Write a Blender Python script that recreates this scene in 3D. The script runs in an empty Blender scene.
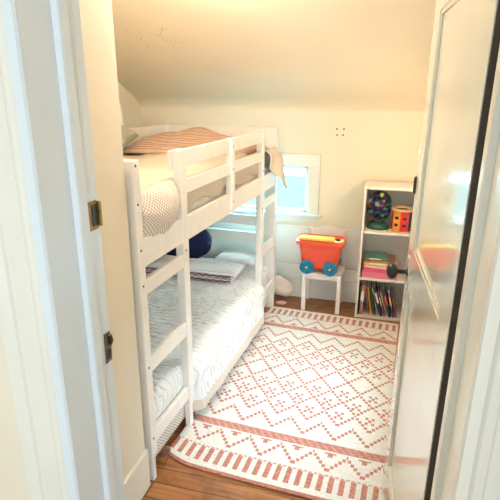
import bpy, bmesh, math, random
from mathutils import Vector, Matrix, noise
random.seed(7)
SC = bpy.context.scene
COL = SC.collection
PHI = 0.05935            # the bed and the rug stand turned by this angle to the room

# ------------------------------------------------------------------ camera
cam_d = bpy.data.cameras.new('camera'); cam = bpy.data.objects.new('camera', cam_d); COL.objects.link(cam)
yaw, pitch, roll = 0.261139, 0.314005, 0.0060338
f_ = Vector((-math.sin(yaw)*math.cos(pitch), math.cos(yaw)*math.cos(pitch), -math.sin(pitch)))
r0 = Vector((math.cos(yaw), math.sin(yaw), 0)); u0 = r0.cross(f_)
r_ = math.cos(roll)*r0 + math.sin(roll)*u0; u_ = -math.sin(roll)*r0 + math.cos(roll)*u0
cam.matrix_world = Matrix(((r_.x, u_.x, -f_.x, 0.88841), (r_.y, u_.y, -f_.y, -1.62442), (r_.z, u_.z, -f_.z, 1.71722), (0, 0, 0, 1)))
cam_d.sensor_width = 36; cam_d.lens = 36*482.85/500; cam_d.clip_start = 0.02
SC.camera = cam

# ------------------------------------------------------------------ light and exposure
SC.view_settings.view_transform = 'Standard'; SC.view_settings.look = 'None'
SC.view_settings.gamma = 1.0; SC.view_settings.use_curve_mapping = False
SC.view_settings.exposure = 1.0
w = bpy.data.worlds.new('sky'); SC.world = w; w.use_nodes = True
wb = w.node_tree.nodes['Background']
wb.inputs[0].default_value = (0.66, 0.84, 0.92, 1); wb.inputs[1].default_value = 0.85

def area(name, loc, target, sx, sy, col, watts, spread=180):
    d = bpy.data.lights.new(name, 'AREA'); d.shape = 'RECTANGLE'; d.size = sx; d.size_y = sy
    d.color = col; d.energy = watts; d.spread = math.radians(spread)
    o = bpy.data.objects.new(name, d); COL.objects.link(o); o.location = loc
    o.rotation_euler = (Vector(target)-Vector(loc)).to_track_quat('-Z', 'Y').to_euler()
    return o
area('daylight_far_window', (-0.05, 2.62, 1.22), (-0.2, 1.2, 0.35), 0.8, 0.5, (0.55, 0.84, 1.0), 62)
area('daylight_side_window', (1.62, 0.75, 1.45), (0.0, 0.75, 0.2), 1.0, 0.7, (0.58, 0.82, 1.0), 44)
area('daylight_hall', (2.4, -6.0, 2.0), (0.3, 0.5, 1.5), 1.1, 1.1, (0.88, 0.94, 1.0), 64)
def point(name, loc, col, watts, rad):
    d = bpy.data.lights.new(name, 'POINT'); d.color = col; d.energy = watts; d.shadow_soft_size = rad
    o = bpy.data.objects.new(name, d); COL.objects.link(o); o.location = loc; return o
point('added_ceiling_fill', (0.10, 0.50, 2.17), (1.0, 0.88, 0.73), 16.5, 0.05)  # warm room fill, added at an unseen ceiling bulb

# ------------------------------------------------------------------ materials
def nodes(name):
    m = bpy.data.materials.new(name); m.use_nodes = True
    nt = m.node_tree; b = nt.nodes['Principled BSDF']
    return m, nt, b
def N(nt, t, **kw):
    n = nt.nodes.new(t)
    for k, v in kw.items():
        if k in n.inputs: n.inputs[k].default_value = v
        else: setattr(n, k, v)
    return n
def L(nt, a, b): nt.links.new(a, b)
def ramp(nt, stops, interp='LINEAR'):
    r = nt.nodes.new('ShaderNodeValToRGB'); r.color_ramp.interpolation = interp
    e = r.color_ramp.elements
    while len(e) < len(stops): e.new(0.5)
    for i, (p, c) in enumerate(stops): e[i].position = p; e[i].color = (*c, 1)
    return r
def bump(nt, b, height, strength=0.3, dist=0.01):
    bp = N(nt, 'ShaderNodeBump'); bp.inputs['Strength'].default_value = strength; bp.inputs['Distance'].default_value = dist
    L(nt, height, bp.inputs['Height']); L(nt, bp.outputs[0], b.inputs['Normal'])
def mat(name, col, rough=0.5, var=0.06, scale=8.0, bmp=0.05, metal=0.0, coat=0.0, spec=0.5):
    m, nt, b = nodes(name)
    tc = N(nt, 'ShaderNodeTexCoord'); no = N(nt, 'ShaderNodeTexNoise'); no.inputs['Scale'].default_value = scale; no.inputs['Detail'].default_value = 5
    L(nt, tc.outputs['Object'], no.inputs['Vector'])
    lo = tuple(c*(1-var) for c in col); hi = tuple(min(1, c*(1+var)) for c in col)
    r = ramp(nt, [(0.3, lo), (0.7, hi)]); L(nt, no.outputs['Fac'], r.inputs[0]); L(nt, r.outputs[0], b.inputs['Base Color'])
    b.inputs['Roughness'].default_value = rough; b.inputs['Metallic'].default_value = metal
    b.inputs['Coat Weight'].default_value = coat; b.inputs['Coat Roughness'].default_value = 0.08
    b.inputs['Specular IOR Level'].default_value = spec
    if bmp: bump(nt, b, no.outputs['Fac'], bmp, 0.01)
    return m

WALL = mat('cream_wall_paint', (0.82, 0.74, 0.60), 0.75, 0.02, 3, 0.06)
WALLW = mat('cool_lit_boards', (0.86, 0.84, 0.79), 0.5, 0.02, 3, 0.04)  # far wall boards, whitened in place of cool light falling there
SLOPE = mat('cream_ceiling_paint', (0.82, 0.72, 0.55), 0.7, 0.02, 2.5, 0.12)
TRIM = mat('white_gloss_trim', (0.72, 0.79, 0.84), 0.22, 0.02, 5, 0.04)
TRIMC = mat('cream_gloss_trim', (0.80, 0.78, 0.70), 0.25, 0.02, 5, 0.04)
DOORM = mat('glossy_door_paint', (0.73, 0.73, 0.64), 0.09, 0.02, 5, 0.03, coat=0.6)
DOORE = mat('door_edge_gap_shade', (0.06, 0.045, 0.035), 0.5, 0.2, 20, 0.05)  # brown edge, darkened to stand for the shaded gap at the jamb
BEDW = mat('white_stained_pine', (0.86, 0.82, 0.76), 0.42, 0.03, 14, 0.04)
SHELFW = mat('white_laminate', (0.84, 0.80, 0.74), 0.35, 0.02, 10, 0.0)
CHAIRW = mat('white_lacquer', (0.88, 0.84, 0.78), 0.3, 0.02, 10, 0.0)
BRASS = mat('aged_brass', (0.30, 0.20, 0.07), 0.38, 0.35, 60, 0.1, metal=0.9)
IRON = mat('black_iron', (0.012, 0.011, 0.010), 0.35, 0.2, 40, 0.05)
STEEL = mat('tarnished_metal', (0.16, 0.13, 0.09), 0.35, 0.4, 70, 0.1, metal=0.9)
BOLT = mat('dark_screw', (0.05, 0.045, 0.04), 0.4, 0.1, 50, 0)
def plain(name, col, rough=0.45, **k): return mat(name, col, rough, 0.04, 25, 0.02, **k)

def wood_floor():
    m, nt, b = nodes('fir_floorboards')
    tc = N(nt, 'ShaderNodeTexCoord')
    br = N(nt, 'ShaderNodeTexBrick'); br.offset = 0.37; br.squash = 1
    br.inputs['Scale'].default_value = 1.0; br.inputs['Brick Width'].default_value = 1.7; br.inputs['Row Height'].default_value = 0.088
    br.inputs['Mortar Size'].default_value = 0.0022; br.inputs['Mortar Smooth'].default_value = 0.4; br.inputs['Bias'].default_value = 0
    br.inputs['Color1'].default_value = (0.40, 0.17, 0.055, 1); br.inputs['Color2'].default_value = (0.27, 0.10, 0.035, 1); br.inputs['Mortar'].default_value = (0.035, 0.015, 0.007, 1)
    L(nt, tc.outputs['Object'], br.inputs['Vector'])
    mp = N(nt, 'ShaderNodeMapping'); mp.inputs['Scale'].default_value = (1.5, 22, 1); L(nt, tc.outputs['Object'], mp.inputs['Vector'])
    no = N(nt, 'ShaderNodeTexNoise'); no.inputs['Scale'].default_value = 2.2; no.inputs['Detail'].default_value = 8; no.inputs['Distortion'].default_value = 0.6
    L(nt, mp.outputs[0], no.inputs['Vector'])
    r = ramp(nt, [(0.3, (0.55, 0.5, 0.45)), (0.65, (1.25, 1.2, 1.1))]); L(nt, no.outputs['Fac'], r.inputs[0])
    n2 = N(nt, 'ShaderNodeTexNoise'); n2.inputs['Scale'].default_value = 9; n2.inputs['Detail'].default_value = 6; L(nt, tc.outputs['Object'], n2.inputs['Vector'])
    r2 = ramp(nt, [(0.35, (0.5, 0.42, 0.36)), (0.5, (1, 1, 1))]); L(nt, n2.outputs['Fac'], r2.inputs[0])
    mx = N(nt, 'ShaderNodeMix', data_type='RGBA', blend_type='MULTIPLY'); mx.inputs[0].default_value = 0.9
    L(nt, br.outputs['Color'], mx.inputs[6]); L(nt, r.outputs[0], mx.inputs[7])
    my = N(nt, 'ShaderNodeMix', data_type='RGBA', blend_type='MULTIPLY'); my.inputs[0].default_value = 0.6
    L(nt, mx.outputs[2], my.inputs[6]); L(nt, r2.outputs[0], my.inputs[7])
    L(nt, my.outputs[2], b.inputs['Base Color']); b.inputs['Roughness'].default_value = 0.38
    bump(nt, b, br.outputs['Fac'], -0.4, 0.004)
    return m
FLOOR = wood_floor()

def woven(name, col, col2, su=300, sv=300, contrast=1.0, bmp=0.4, rough=0.9):
    """fabric whose threads follow the sheet's own uv (metres)"""
    m, nt, b = nodes(name)
    uv = N(nt, 'ShaderNodeUVMap')
    sx = N(nt, 'ShaderNodeSeparateXYZ'); L(nt, uv.outputs[0], sx.inputs[0])
    def s(o, f):
        a = N(nt, 'ShaderNodeMath', operation='MULTIPLY'); a.inputs[1].default_value = f; L(nt, o, a.inputs[0])
        c = N(nt, 'ShaderNodeMath', operation='SINE'); L(nt, a.outputs[0], c.inputs[0]); return c.outputs[0]
    p = N(nt, 'ShaderNodeMath', operation='MULTIPLY'); L(nt, s(sx.outputs[0], su), p.inputs[0]); L(nt, s(sx.outputs[1], sv), p.inputs[1])
    no = N(nt, 'ShaderNodeTexNoise'); no.inputs['Scale'].default_value = 6; no.inputs['Detail'].default_value = 6
    tc = N(nt, 'ShaderNodeTexCoord'); L(nt, tc.outputs['Object'], no.inputs['Vector'])
    ad = N(nt, 'ShaderNodeMath', operation='MULTIPLY_ADD'); ad.inputs[1].default_value = 0.5*contrast; ad.inputs[2].default_value = 0.5; L(nt, p.outputs[0], ad.inputs[0])
    r = ramp(nt, [(0.25, col2), (0.6, col)]); L(nt, ad.outputs[0], r.inputs[0])
    mx = N(nt, 'ShaderNodeMix', data_type='RGBA', blend_type='MULTIPLY'); mx.inputs[0].default_value = 0.35
    r2 = ramp(nt, [(0.35, (0.82, 0.80, 0.78)), (0.65, (1, 1, 1))]); L(nt, no.outputs['Fac'], r2.inputs[0])
    L(nt, r.outputs[0], mx.inputs[6]); L(nt, r2.outputs[0], mx.inputs[7]); L(nt, mx.outputs[2], b.inputs['Base Color'])
    b.inputs['Roughness'].default_value = rough; b.inputs['Specular IOR Level'].default_value = 0.15
    if bmp: bump(nt, b, ad.outputs[0], bmp, 0.003)
    return m
def striped(name, base, stripe, period, width, base2=None, wob=0.15, axis=0, rough=0.9, bmp=0.5):
    """stripes across one uv axis, slightly wavy, with puckers"""
    m, nt, b = nodes(name)
    uv = N(nt, 'ShaderNodeUVMap'); no = N(nt, 'ShaderNodeTexNoise'); no.inputs['Scale'].default_value = 7; no.inputs['Detail'].default_value = 3
    L(nt, uv.outputs[0], no.inputs['Vector'])
    sx = N(nt, 'ShaderNodeSeparateXYZ'); L(nt, uv.outputs[0], sx.inputs[0])
    a = N(nt, 'ShaderNodeMath', operation='DIVIDE'); a.inputs[1].default_value = period; L(nt, sx.outputs[axis], a.inputs[0])
    c = N(nt, 'ShaderNodeMath', operation='MULTIPLY_ADD'); c.inputs[1].default_value = wob*4; L(nt, no.outputs['Fac'], c.inputs[0]); L(nt, a.outputs[0], c.inputs[2])
    f = N(nt, 'ShaderNodeMath', operation='FRACT'); L(nt, c.outputs[0], f.inputs[0])
    r = ramp(nt, [(0, stripe), (width, stripe), (min(width+0.06, .9), base), (0.93, base), (1, stripe)]); L(nt, f.outputs[0], r.inputs[0])
    L(nt, r.outputs[0], b.inputs['Base Color'])
    pg = N(nt, 'ShaderNodeMath', operation='PINGPONG'); pg.inputs[1].default_value = 0.5; L(nt, c.outputs[0], pg.inputs[0])
    n2 = N(nt, 'ShaderNodeTexNoise'); n2.inputs['Scale'].default_value = 40; L(nt, uv.outputs[0], n2.inputs['Vector'])
    ad = N(nt, 'ShaderNodeMath', operation='MULTIPLY_ADD'); ad.inputs[1].default_value = 1.0; L(nt, n2.outputs['Fac'], ad.inputs[0]); L(nt, pg.outputs[0], ad.inputs[2])
    b.inputs['Roughness'].default_value = rough; b.inputs['Specular IOR Level'].default_value = 0.15
    bump(nt, b, ad.outputs[0], bmp, 0.008)
    return m
DUVET = striped('white_puckered_cotton', (0.86, 0.87, 0.87), (0.72, 0.66, 0.60), 0.0419, 0.08, wob=0.9, axis=1, bmp=1.0)
HEM = woven('cream_cotton_hem', (0.80, 0.72, 0.62), (0.72, 0.63, 0.52), 400, 400, .5, 0.2)
DOTTED = woven('cream_dotted_weave', (0.82, 0.76, 0.68), (0.38, 0.30, 0.26), 340, 340, 1.0, 0.5)
SAND = woven('sand_quilt_cotton', (0.66, 0.60, 0.50), (0.48, 0.42, 0.33), 150, 260, 1.0, 0.5)
PINKB = striped('rose_tan_knit', (0.62, 0.43, 0.32), (0.40, 0.24, 0.17), 0.032, 0.25, wob=0.25, axis=1, bmp=0.9)
THROW = striped('pink_white_stripe_knit', (0.88, 0.84, 0.82), (0.66, 0.46, 0.50), 0.035, 0.12, wob=0.04, axis=1, bmp=0.7)
BEIGEB = woven('beige_fleece', (0.70, 0.60, 0.52), (0.64, 0.54, 0.46), 900, 900, .4, 0.2)
MAROON = plain('maroon_edging', (0.25, 0.06, 0.07), 0.9)
NAVY = mat('navy_plush', (0.012, 0.016, 0.055), 0.85, 0.25, 40, 0.3, spec=0.2)
MATT = woven('mattress_ticking', (0.84, 0.82, 0.78), (0.74, 0.70, 0.66), 500, 500, .5, 0.2)
GREYP = woven('sage_grey_cotton', (0.36, 0.36, 0.28), (0.27, 0.27, 0.22), 500, 500, .5, 0.2)
WHITEC = woven('white_pillow_cotton', (0.85, 0.83, 0.80), (0.80, 0.78, 0.74), 600, 600, .4, 0.1)

def rug_mat(name, ca, cb):
    m, nt, b = nodes(name)
    tc = N(nt, 'ShaderNodeTexCoord')
    mp = N(nt, 'ShaderNodeMapping'); mp.inputs['Scale'].default_value = (60, 260, 60); L(nt, tc.outputs['Object'], mp.inputs['Vector'])
    no = N(nt, 'ShaderNodeTexNoise'); no.inputs['Scale'].default_value = 1.0; no.inputs['Detail'].default_value = 4; L(nt, mp.outputs[0], no.inputs['Vector'])
    r = ramp(nt, [(0.32, cb), (0.62, ca)]); L(nt, no.outputs['Fac'], r.inputs[0]); L(nt, r.outputs[0], b.inputs['Base Color'])
    b.inputs['Roughness'].default_value = 0.95; b.inputs['Specular IOR Level'].default_value = 0.1
    bump(nt, b, no.outputs['Fac'], 0.7, 0.004)
    return m
RUGW = rug_mat('rug_cream_cotton', (0.86, 0.85, 0.82), (0.68, 0.65, 0.61))
RUGR = rug_mat('rug_coral_cotton', (0.64, 0.30, 0.24), (0.40, 0.15, 0.12))
FRINGE = rug_mat('rug_fringe_cotton', (0.50, 0.24, 0.18), (0.34, 0.15, 0.11))

# ------------------------------------------------------------------ mesh helpers
class MB:
    def __init__(s): s.bm = bmesh.new(); s.uv = s.bm.loops.layers.uv.new('UVMap')
    def box(s, x0, x1, y0, y1, z0, z1, bev=0.0, mi=0, rot=None):
        g = bmesh.ops.create_cube(s.bm, size=1.0); vs = g['verts']
        for v in vs: v.co = Vector(((x0+x1)/2+v.co.x*(x1-x0), (y0+y1)/2+v.co.y*(y1-y0), (z0+z1)/2+v.co.z*(z1-z0)))
        if rot: bmesh.ops.transform(s.bm, matrix=rot, verts=vs)
        fs = set(f for v in vs for f in v.link_faces)
        for f in fs: f.material_index = mi
        if bev > 0:
            es = list({e for v in vs for e in v.link_edges})
            bmesh.ops.bevel(s.bm, geom=es, offset=bev, segments=2, affect='EDGES', profile=0.5, material=-1)
        return s
    def prism(s, pts, axis, a, b, mi=0):
        """polygon pts extruded along axis (0,1,2) between a and b"""
        def P(p, t):
            if axis == 0: return (t, p[0], p[1])
            if axis == 1: return (p[0], t, p[1])
            return (p[0], p[1], t)
        A = [s.bm.verts.new(P(p, a)) for p in pts]; B = [s.bm.verts.new(P(p, b)) for p in pts]
        n = len(pts); F = [s.bm.faces.new(A), s.bm.faces.new(B[::-1])]
        for i in range(n): F.append(s.bm.faces.new((A[i], B[i], B[(i+1) % n], A[(i+1) % n])))
        for f in F: f.material_index = mi
        return s
    def lathe(s, prof, loc=(0, 0, 0), axis='Z', seg=24, mi=0, sy=1.0):
        rings = []
        for r, h in prof:
            ring = []
            for k in range(seg):
                a = 2*math.pi*k/seg; x, y = r*math.cos(a), r*math.sin(a)*sy
                c = {'Z': (x, y, h), 'X': (h, x, y), 'Y': (x, h, y)}[axis]
                ring.append(s.bm.verts.new(Vector(c)+Vector(loc)))
            rings.append(ring)
        for i in range(len(rings)-1):
            for k in range(seg):
                f = s.bm.faces.new((rings[i][k], rings[i][(k+1) % seg], rings[i+1][(k+1) % seg], rings[i+1][k])); f.material_index = mi; f.smooth = True
        for ring in (rings[0], rings[-1]):
            try: f = s.bm.faces.new(ring); f.material_index = mi
            except Exception: pass
        return s
    def tube(s, pts, r, seg=8, mi=0, taper=None):
        pts = [Vector(p) for p in pts]; rings = []
        for i, p in enumerate(pts):
            t = (pts[min(i+1, len(pts)-1)]-pts[max(i-1, 0)]).normalized()
            a = t.orthogonal().normalized() if i == 0 else (prev - t*prev.dot(t)).normalized()
            prev = a; b = t.cross(a); rr = r*(taper[i] if taper else 1)
            rings.append([s.bm.verts.new(p+(a*math.cos(2*math.pi*k/seg)+b*math.sin(2*math.pi*k/seg))*rr) for k in range(seg)])
        for i in range(len(rings)-1):
            for k in range(seg):
                f = s.bm.faces.new((rings[i][k], rings[i][(k+1) % seg], rings[i+1][(k+1) % seg], rings[i+1][k])); f.smooth = True; f.material_index = mi
        s.bm.faces.new(rings[0][::-1]); s.bm.faces.new(rings[-1])
        return s
    def sheet(s, fn, nu, nv, lu=1.0, lv=1.0, thick=0.0, mi=0, mifn=None):
        """closed cloth: fn(u,v)->top point; a second layer sits thick below along the normal"""
        top = [[Vector(fn(i/nu, j/nv)) for j in range(nv+1)] for i in range(nu+1)]
        V = [[s.bm.verts.new(top[i][j]) for j in range(nv+1)] for i in range(nu+1)]
        def quad(a, uvs, m, sm=True):
            try: f = s.bm.faces.new(a)
            except Exception: return
            f.smooth = sm; f.material_index = m
            for l, q in zip(f.loops, uvs): l[s.uv].uv = q
        for i in range(nu):
            for j in range(nv):
                m = mifn((i+.5)/nu, (j+.5)/nv) if mifn else mi
                quad((V[i][j], V[i+1][j], V[i+1][j+1], V[i][j+1]), [(i/nu*lu, j/nv*lv), ((i+1)/nu*lu, j/nv*lv), ((i+1)/nu*lu, (j+1)/nv*lv), (i/nu*lu, (j+1)/nv*lv)], m)
        if thick:
            W = []
            for i in range(nu+1):
                row = []
                for j in range(nv+1):
                    du = top[min(i+1, nu)][j]-top[max(i-1, 0)][j]; dv = top[i][min(j+1, nv)]-top[i][max(j-1, 0)]
                    n = du.cross(dv); n = n.normalized() if n.length > 1e-9 else Vector((0, 0, 1))
                    row.append(s.bm.verts.new(top[i][j]-n*thick))
                W.append(row)
            for i in range(nu):
                for j in range(nv):
                    m = mifn((i+.5)/nu, (j+.5)/nv) if mifn else mi
                    quad((W[i][j], W[i][j+1], W[i+1][j+1], W[i+1][j]), [(i/nu*lu, j/nv*lv), (i/nu*lu, (j+1)/nv*lv), ((i+1)/nu*lu, (j+1)/nv*lv), ((i+1)/nu*lu, j/nv*lv)], m)
            z4 = lambda i, j: [(i/nu*lu, j/nv*lv)]*4
            for i in range(nu):
                m = mifn((i+.5)/nu, 0) if mifn else mi
                quad((V[i][0], W[i][0], W[i+1][0], V[i+1][0]), z4(i, 0), m); m = mifn((i+.5)/nu, 1) if mifn else mi
                quad((V[i][nv], V[i+1][nv], W[i+1][nv], W[i][nv]), z4(i, nv), m)
            for j in range(nv):
                m = mifn(0, (j+.5)/nv) if mifn else mi
                quad((V[0][j], V[0][j+1], W[0][j+1], W[0][j]), z4(0, j), m); m = mifn(1, (j+.5)/nv) if mifn else mi
                quad((V[nu][j], W[nu][j], W[nu][j+1], V[nu][j+1]), z4(nu, j), m)
        return s
    def blob(s, c, r, seg=28, rings=18, power=1.0, disp=None, mi=0):
        """rounded cushion: superellipsoid with optional displacement"""
        V = []
        sg = lambda x, e: math.copysign(abs(x)**e, x)
        for i in range(1, rings):
            th = math.pi*i/rings-math.pi/2; row = []
            for k in range(seg):
                ph = 2*math.pi*k/seg
                d = Vector((sg(math.cos(th), power)*sg(math.cos(ph), power), sg(math.cos(th), power)*sg(math.sin(ph), power), math.sin(th)))
                q = Vector((d.x*r[0], d.y*r[1], d.z*r[2]))
                if disp: q *= 1+disp(q)
                row.append(s.bm.verts.new(Vector(c)+q))
            V.append(row)
        lo = s.bm.verts.new(Vector(c)-Vector((0, 0, r[2]))); hi = s.bm.verts.new(Vector(c)+Vector((0, 0, r[2])))
        def q(vs, uv):
            f = s.bm.faces.new(vs); f.smooth = True; f.material_index = mi
            for l, t in zip(f.loops, uv): l[s.uv].uv = t
        P = 2*math.pi*(r[0]+r[1])/2; H = math.pi*r[2]+min(r[0], r[1])
        for i in range(len(V)-1):
            for k in range(seg):
                u0, u1, v0, v1 = k/seg*P, (k+1)/seg*P, i/rings*H, (i+1)/rings*H
                q((V[i][k], V[i][(k+1) % seg], V[i+1][(k+1) % seg], V[i+1][k]), ((u0, v0), (u1, v0), (u1, v1), (u0, v1)))
        for k in range(seg):
            q((lo, V[0][(k+1) % seg], V[0][k]), ((0, 0),)*3); q((hi, V[-1][k], V[-1][(k+1) % seg]), ((0, 0),)*3)
        return s
    def xf(s, M): bmesh.ops.transform(s.bm, matrix=M, verts=s.bm.verts); return s
    def build(s, name, mats, parent=None, label=None):
        bmesh.ops.recalc_face_normals(s.bm, faces=s.bm.faces)
        me = bpy.data.meshes.new(name); s.bm.to_mesh(me); s.bm.free()
        for m in (mats if isinstance(mats, (list, tuple)) else [mats]): me.materials.append(m)
        o = bpy.data.objects.new(name, me); COL.objects.link(o)
        if parent: o.parent = parent
        if label: o['label'] = label
        return o
def tag(o, label=None, cat=None, group=None, kind=None):
    if label: o['label'] = label
    if cat: o['category'] = cat
    if group: o['group'] = group
    if kind: o['kind'] = kind
    return o
def thing(name, label, cat, loc=(0, 0, 0), rz=0.0, group=None):
    o = bpy.data.objects.new(name, None); COL.objects.link(o); o.empty_display_size = 0.05
    o.location = loc; o.rotation_euler = (0, 0, rz); return tag(o, label, cat, group)
def struct(name, mb, m, parent=None):
    o = mb.build(name, m, parent)
    if not parent: o['kind'] = 'structure'
    return o
def settle(o, rz=0.0):
    """put a single-mesh thing's origin at the base of its mesh; rz turns it about the world origin first"""
    me = o.data; xs = [v.co.x for v in me.vertices]; ys = [v.co.y for v in me.vertices]; zs = [v.co.z for v in me.vertices]
    c = Vector(((min(xs)+max(xs))/2, (min(ys)+max(ys))/2, min(zs)))
    me.transform(Matrix.Translation(-c)); o.location = Matrix.Rotation(rz, 4, 'Z') @ c; o.rotation_euler = (0, 0, rz)
    return o
def bedp(x, y, z=0):  # bed frame -> room
    return (Matrix.Rotation(-PHI, 4, 'Z') @ Vector((x, y, z)))
def nz(x, y, z=0.0): return noise.noise(Vector((x, y, z)))

# ------------------------------------------------------------------ the room
YF, XL, XR, XS, YC = 2.326, -1.159, 1.26, -0.02, -0.022
Y1, Y0 = -0.60, -0.78                 # room face and hall face of the door wall
XJL, XJR = 0.22, 1.0815                # door opening
ZK, K, ZC = 1.64, 0.47, 2.42          # knee wall height, slope, flat ceiling
HD = 2.03
struct('floor', MB().box(-1.3, 1.45, -3.6, 2.5, -0.05, 0), FLOOR)
# far knee wall with a hole for the window
wx0, wx1, wz0, wz1 = -0.42, 0.322, 0.758, 1.148
struct('wall_far', MB().box(XL-.1, wx0, YF, YF+.12, 0, 1.72).box(wx1, XR+.1, YF, YF+.12, 0, 1.72).box(wx0, wx1, YF, YF+.12, 0, wz0).box(wx0, wx1, YF, YF+.12, wz1, 1.72), WALL)
struct('wall_left', MB().box(XL-.1, XL, YC-.1, YF, 0, ZC+.1), WALL)
sy0, sy1, sz0, sz1 = 0.42, 1.08, 0.66, 1.14
struct('wall_right', MB().box(XR, XR+.1, Y1, sy0, 0, ZC+.1).box(XR, XR+.1, sy1, YF, 0, ZC+.1).box(XR, XR+.1, sy0, sy1, 0, sz0).box(XR, XR+.1, sy0, sy1, sz1, ZC+.1), WALL)
# the closet bulk left of the door: its side runs from the door wall to the bed
struct('wall_closet', MB().box(XL-.1, XS, Y1, YC, 0, ZC+.1, bev=0.004), WALL)
# wall with the doorway
struct('wall_door', MB().box(XL-.1, XJL-.02, Y0, Y1, 0, ZC+.1).box(XJR+.02, XR+.1, Y0, Y1, 0, ZC+.1).box(XJL-.02, XJR+.02, Y0, Y1, HD+.02, ZC+.1), WALL)
# sloping ceiling with a soft cove at the knee wall, then flat
pts = []
def slope_z(y): return ZK+K*(YF-y)
cove = [(YF+.02, ZK-.12), (YF, ZK-.045), (YF-.012, ZK-.022), (YF-.035, ZK+.002), (YF-.070, ZK+.030), (YF-.105, slope_z(YF-.105)-.001)]
yflat = YF-(ZC-ZK)/K
prof = cove + [(yflat+.05, slope_z(yflat+.05)), (yflat-.05, ZC-.002), (Y1-.02, ZC)]
outer = [(Y1-.02, ZC+.1), (yflat-.05, ZC+.1), (YF+.12, ZK+.1), (YF+.12, ZK-.12)]
o = struct('ceiling', MB().prism(prof+outer, 0, XL-.02, XR+.02), SLOPE)
for f in o.data.polygons: f.use_smooth = False
# hall
struct('wall_hall_left', MB().box(-0.62, -0.5, -3.2, Y0, 0, ZC+.1), WALL)
struct('wall_hall_right', MB().box(1.46, 1.56, -2.0, Y0, 0, ZC+.1), WALL)
struct('ceiling_hall', MB().box(-0.6, 1.56, -3.2, Y0, ZC, ZC+.1), SLOPE)

# horizontal boards and baseboard of the far wall
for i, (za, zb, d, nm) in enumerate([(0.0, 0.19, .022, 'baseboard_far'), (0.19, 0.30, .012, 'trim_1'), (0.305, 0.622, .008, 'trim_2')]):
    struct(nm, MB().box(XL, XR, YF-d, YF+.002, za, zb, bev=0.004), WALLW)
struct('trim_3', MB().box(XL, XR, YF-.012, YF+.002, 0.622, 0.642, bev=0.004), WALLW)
struct('baseboard_left', MB().box(XL, XL+.02, YC, YF-.03, 0, 0.2, bev=0.004), WALL)
struct('baseboard_right', MB().box(XR-.02, XR, Y1, YF-.03, 0, 0.2, bev=0.004), WALL)
struct('baseboard_closet', MB().box(XS-.002, XS+.014, Y1, YC+.001, 0, 0.2, bev=0.004), TRIMC)

# window in the far wall
win = thing('window_1', None, None, ((wx0+wx1)/2, YF, wz0)); win['kind'] = 'structure'
cx, cz = win.location.x, win.location.z
def wbox(*a, **k): 
    b = MB()
    for q in a: b.box(q[0]-cx, q[1]-cx, q[2]-YF, q[3]-YF, q[4]-cz, q[5]-cz, bev=k.get('bev', .003))
    return b
wbox((wx0-.10, wx0-.005, YF-.018, YF+.002, wz0-.002, wz1+.02), (wx1+.005, wx1+.10, YF-.018, YF+.002, wz0-.002, wz1+.02), (wx0-.10, wx1+.10, YF-.020, YF+.002, wz1+.005, wz1+.105)).build('window_trim', TRIMC, win)
wbox((wx0-.13, wx1+.13, YF-.045, YF+.10, wz0-.030, wz0-.002), bev=.006).build('window_sill', TRIM, win)
wbox((wx0-.10, wx1+.10, YF-.016, YF+.002, wz0-.085, wz0-.032)).build('window_apron', TRIMC, win)
s_ = .026
wbox((wx0, wx0+s_, YF+.03, YF+.065, wz0, wz1), (wx1-s_, wx1, YF+.03, YF+.065, wz0, wz1), (wx0, wx1, YF+.03, YF+.065, wz0, wz0+s_), (wx0, wx1, YF+.03, YF+.065, wz1-s_, wz1)).build('sash', TRIM, win)
gm, nt, gb = nodes('window_glass'); gb.inputs['Transmission Weight'].default_value = 1; gb.inputs['Roughness'].default_value = 0; gb.inputs['IOR'].default_value = 1.02; gb.inputs['Base Color'].default_value = (0.62, 0.98, 1, 1)
wbox((wx0+s_, wx1-s_, YF+.045, YF+.048, wz0+s_, wz1-s_), bev=0).build('window_pane', gm, win)
# window in the right wall (hidden by the door from the doorway)
w2 = thing('window_2', None, None, (XR, (sy0+sy1)/2, sz0)); w2['kind'] = 'structure'
def w2box(*a):
    b = MB()
    for q in a: b.box(q[0]-XR, q[1]-XR, q[2]-w2.location.y, q[3]-w2.location.y, q[4]-sz0, q[5]-sz0, bev=.003)
    return b
w2box((XR-.018, XR, sy0-.1, sy0, sz0, sz1+.1), (XR-.018, XR, sy1, sy1+.1, sz0, sz1+.1), (XR-.018, XR, sy0, sy1, sz1, sz1+.1)).build('window_trim', TRIM, w2)
w2box((XR-.04, XR+.1, sy0-.12, sy1+.12, sz0-.03, sz0)).build('window_sill', TRIM, w2)
w2box((XR+.03, XR+.06, sy0, sy0+.03, sz0, sz1), (XR+.03, XR+.06, sy1-.03, sy1, sz0, sz1), (XR+.03, XR+.06, sy0, sy1, sz0, sz0+.03), (XR+.03, XR+.06, sy0, sy1, sz1-.03, sz1)).build('sash', TRIM, w2)

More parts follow.
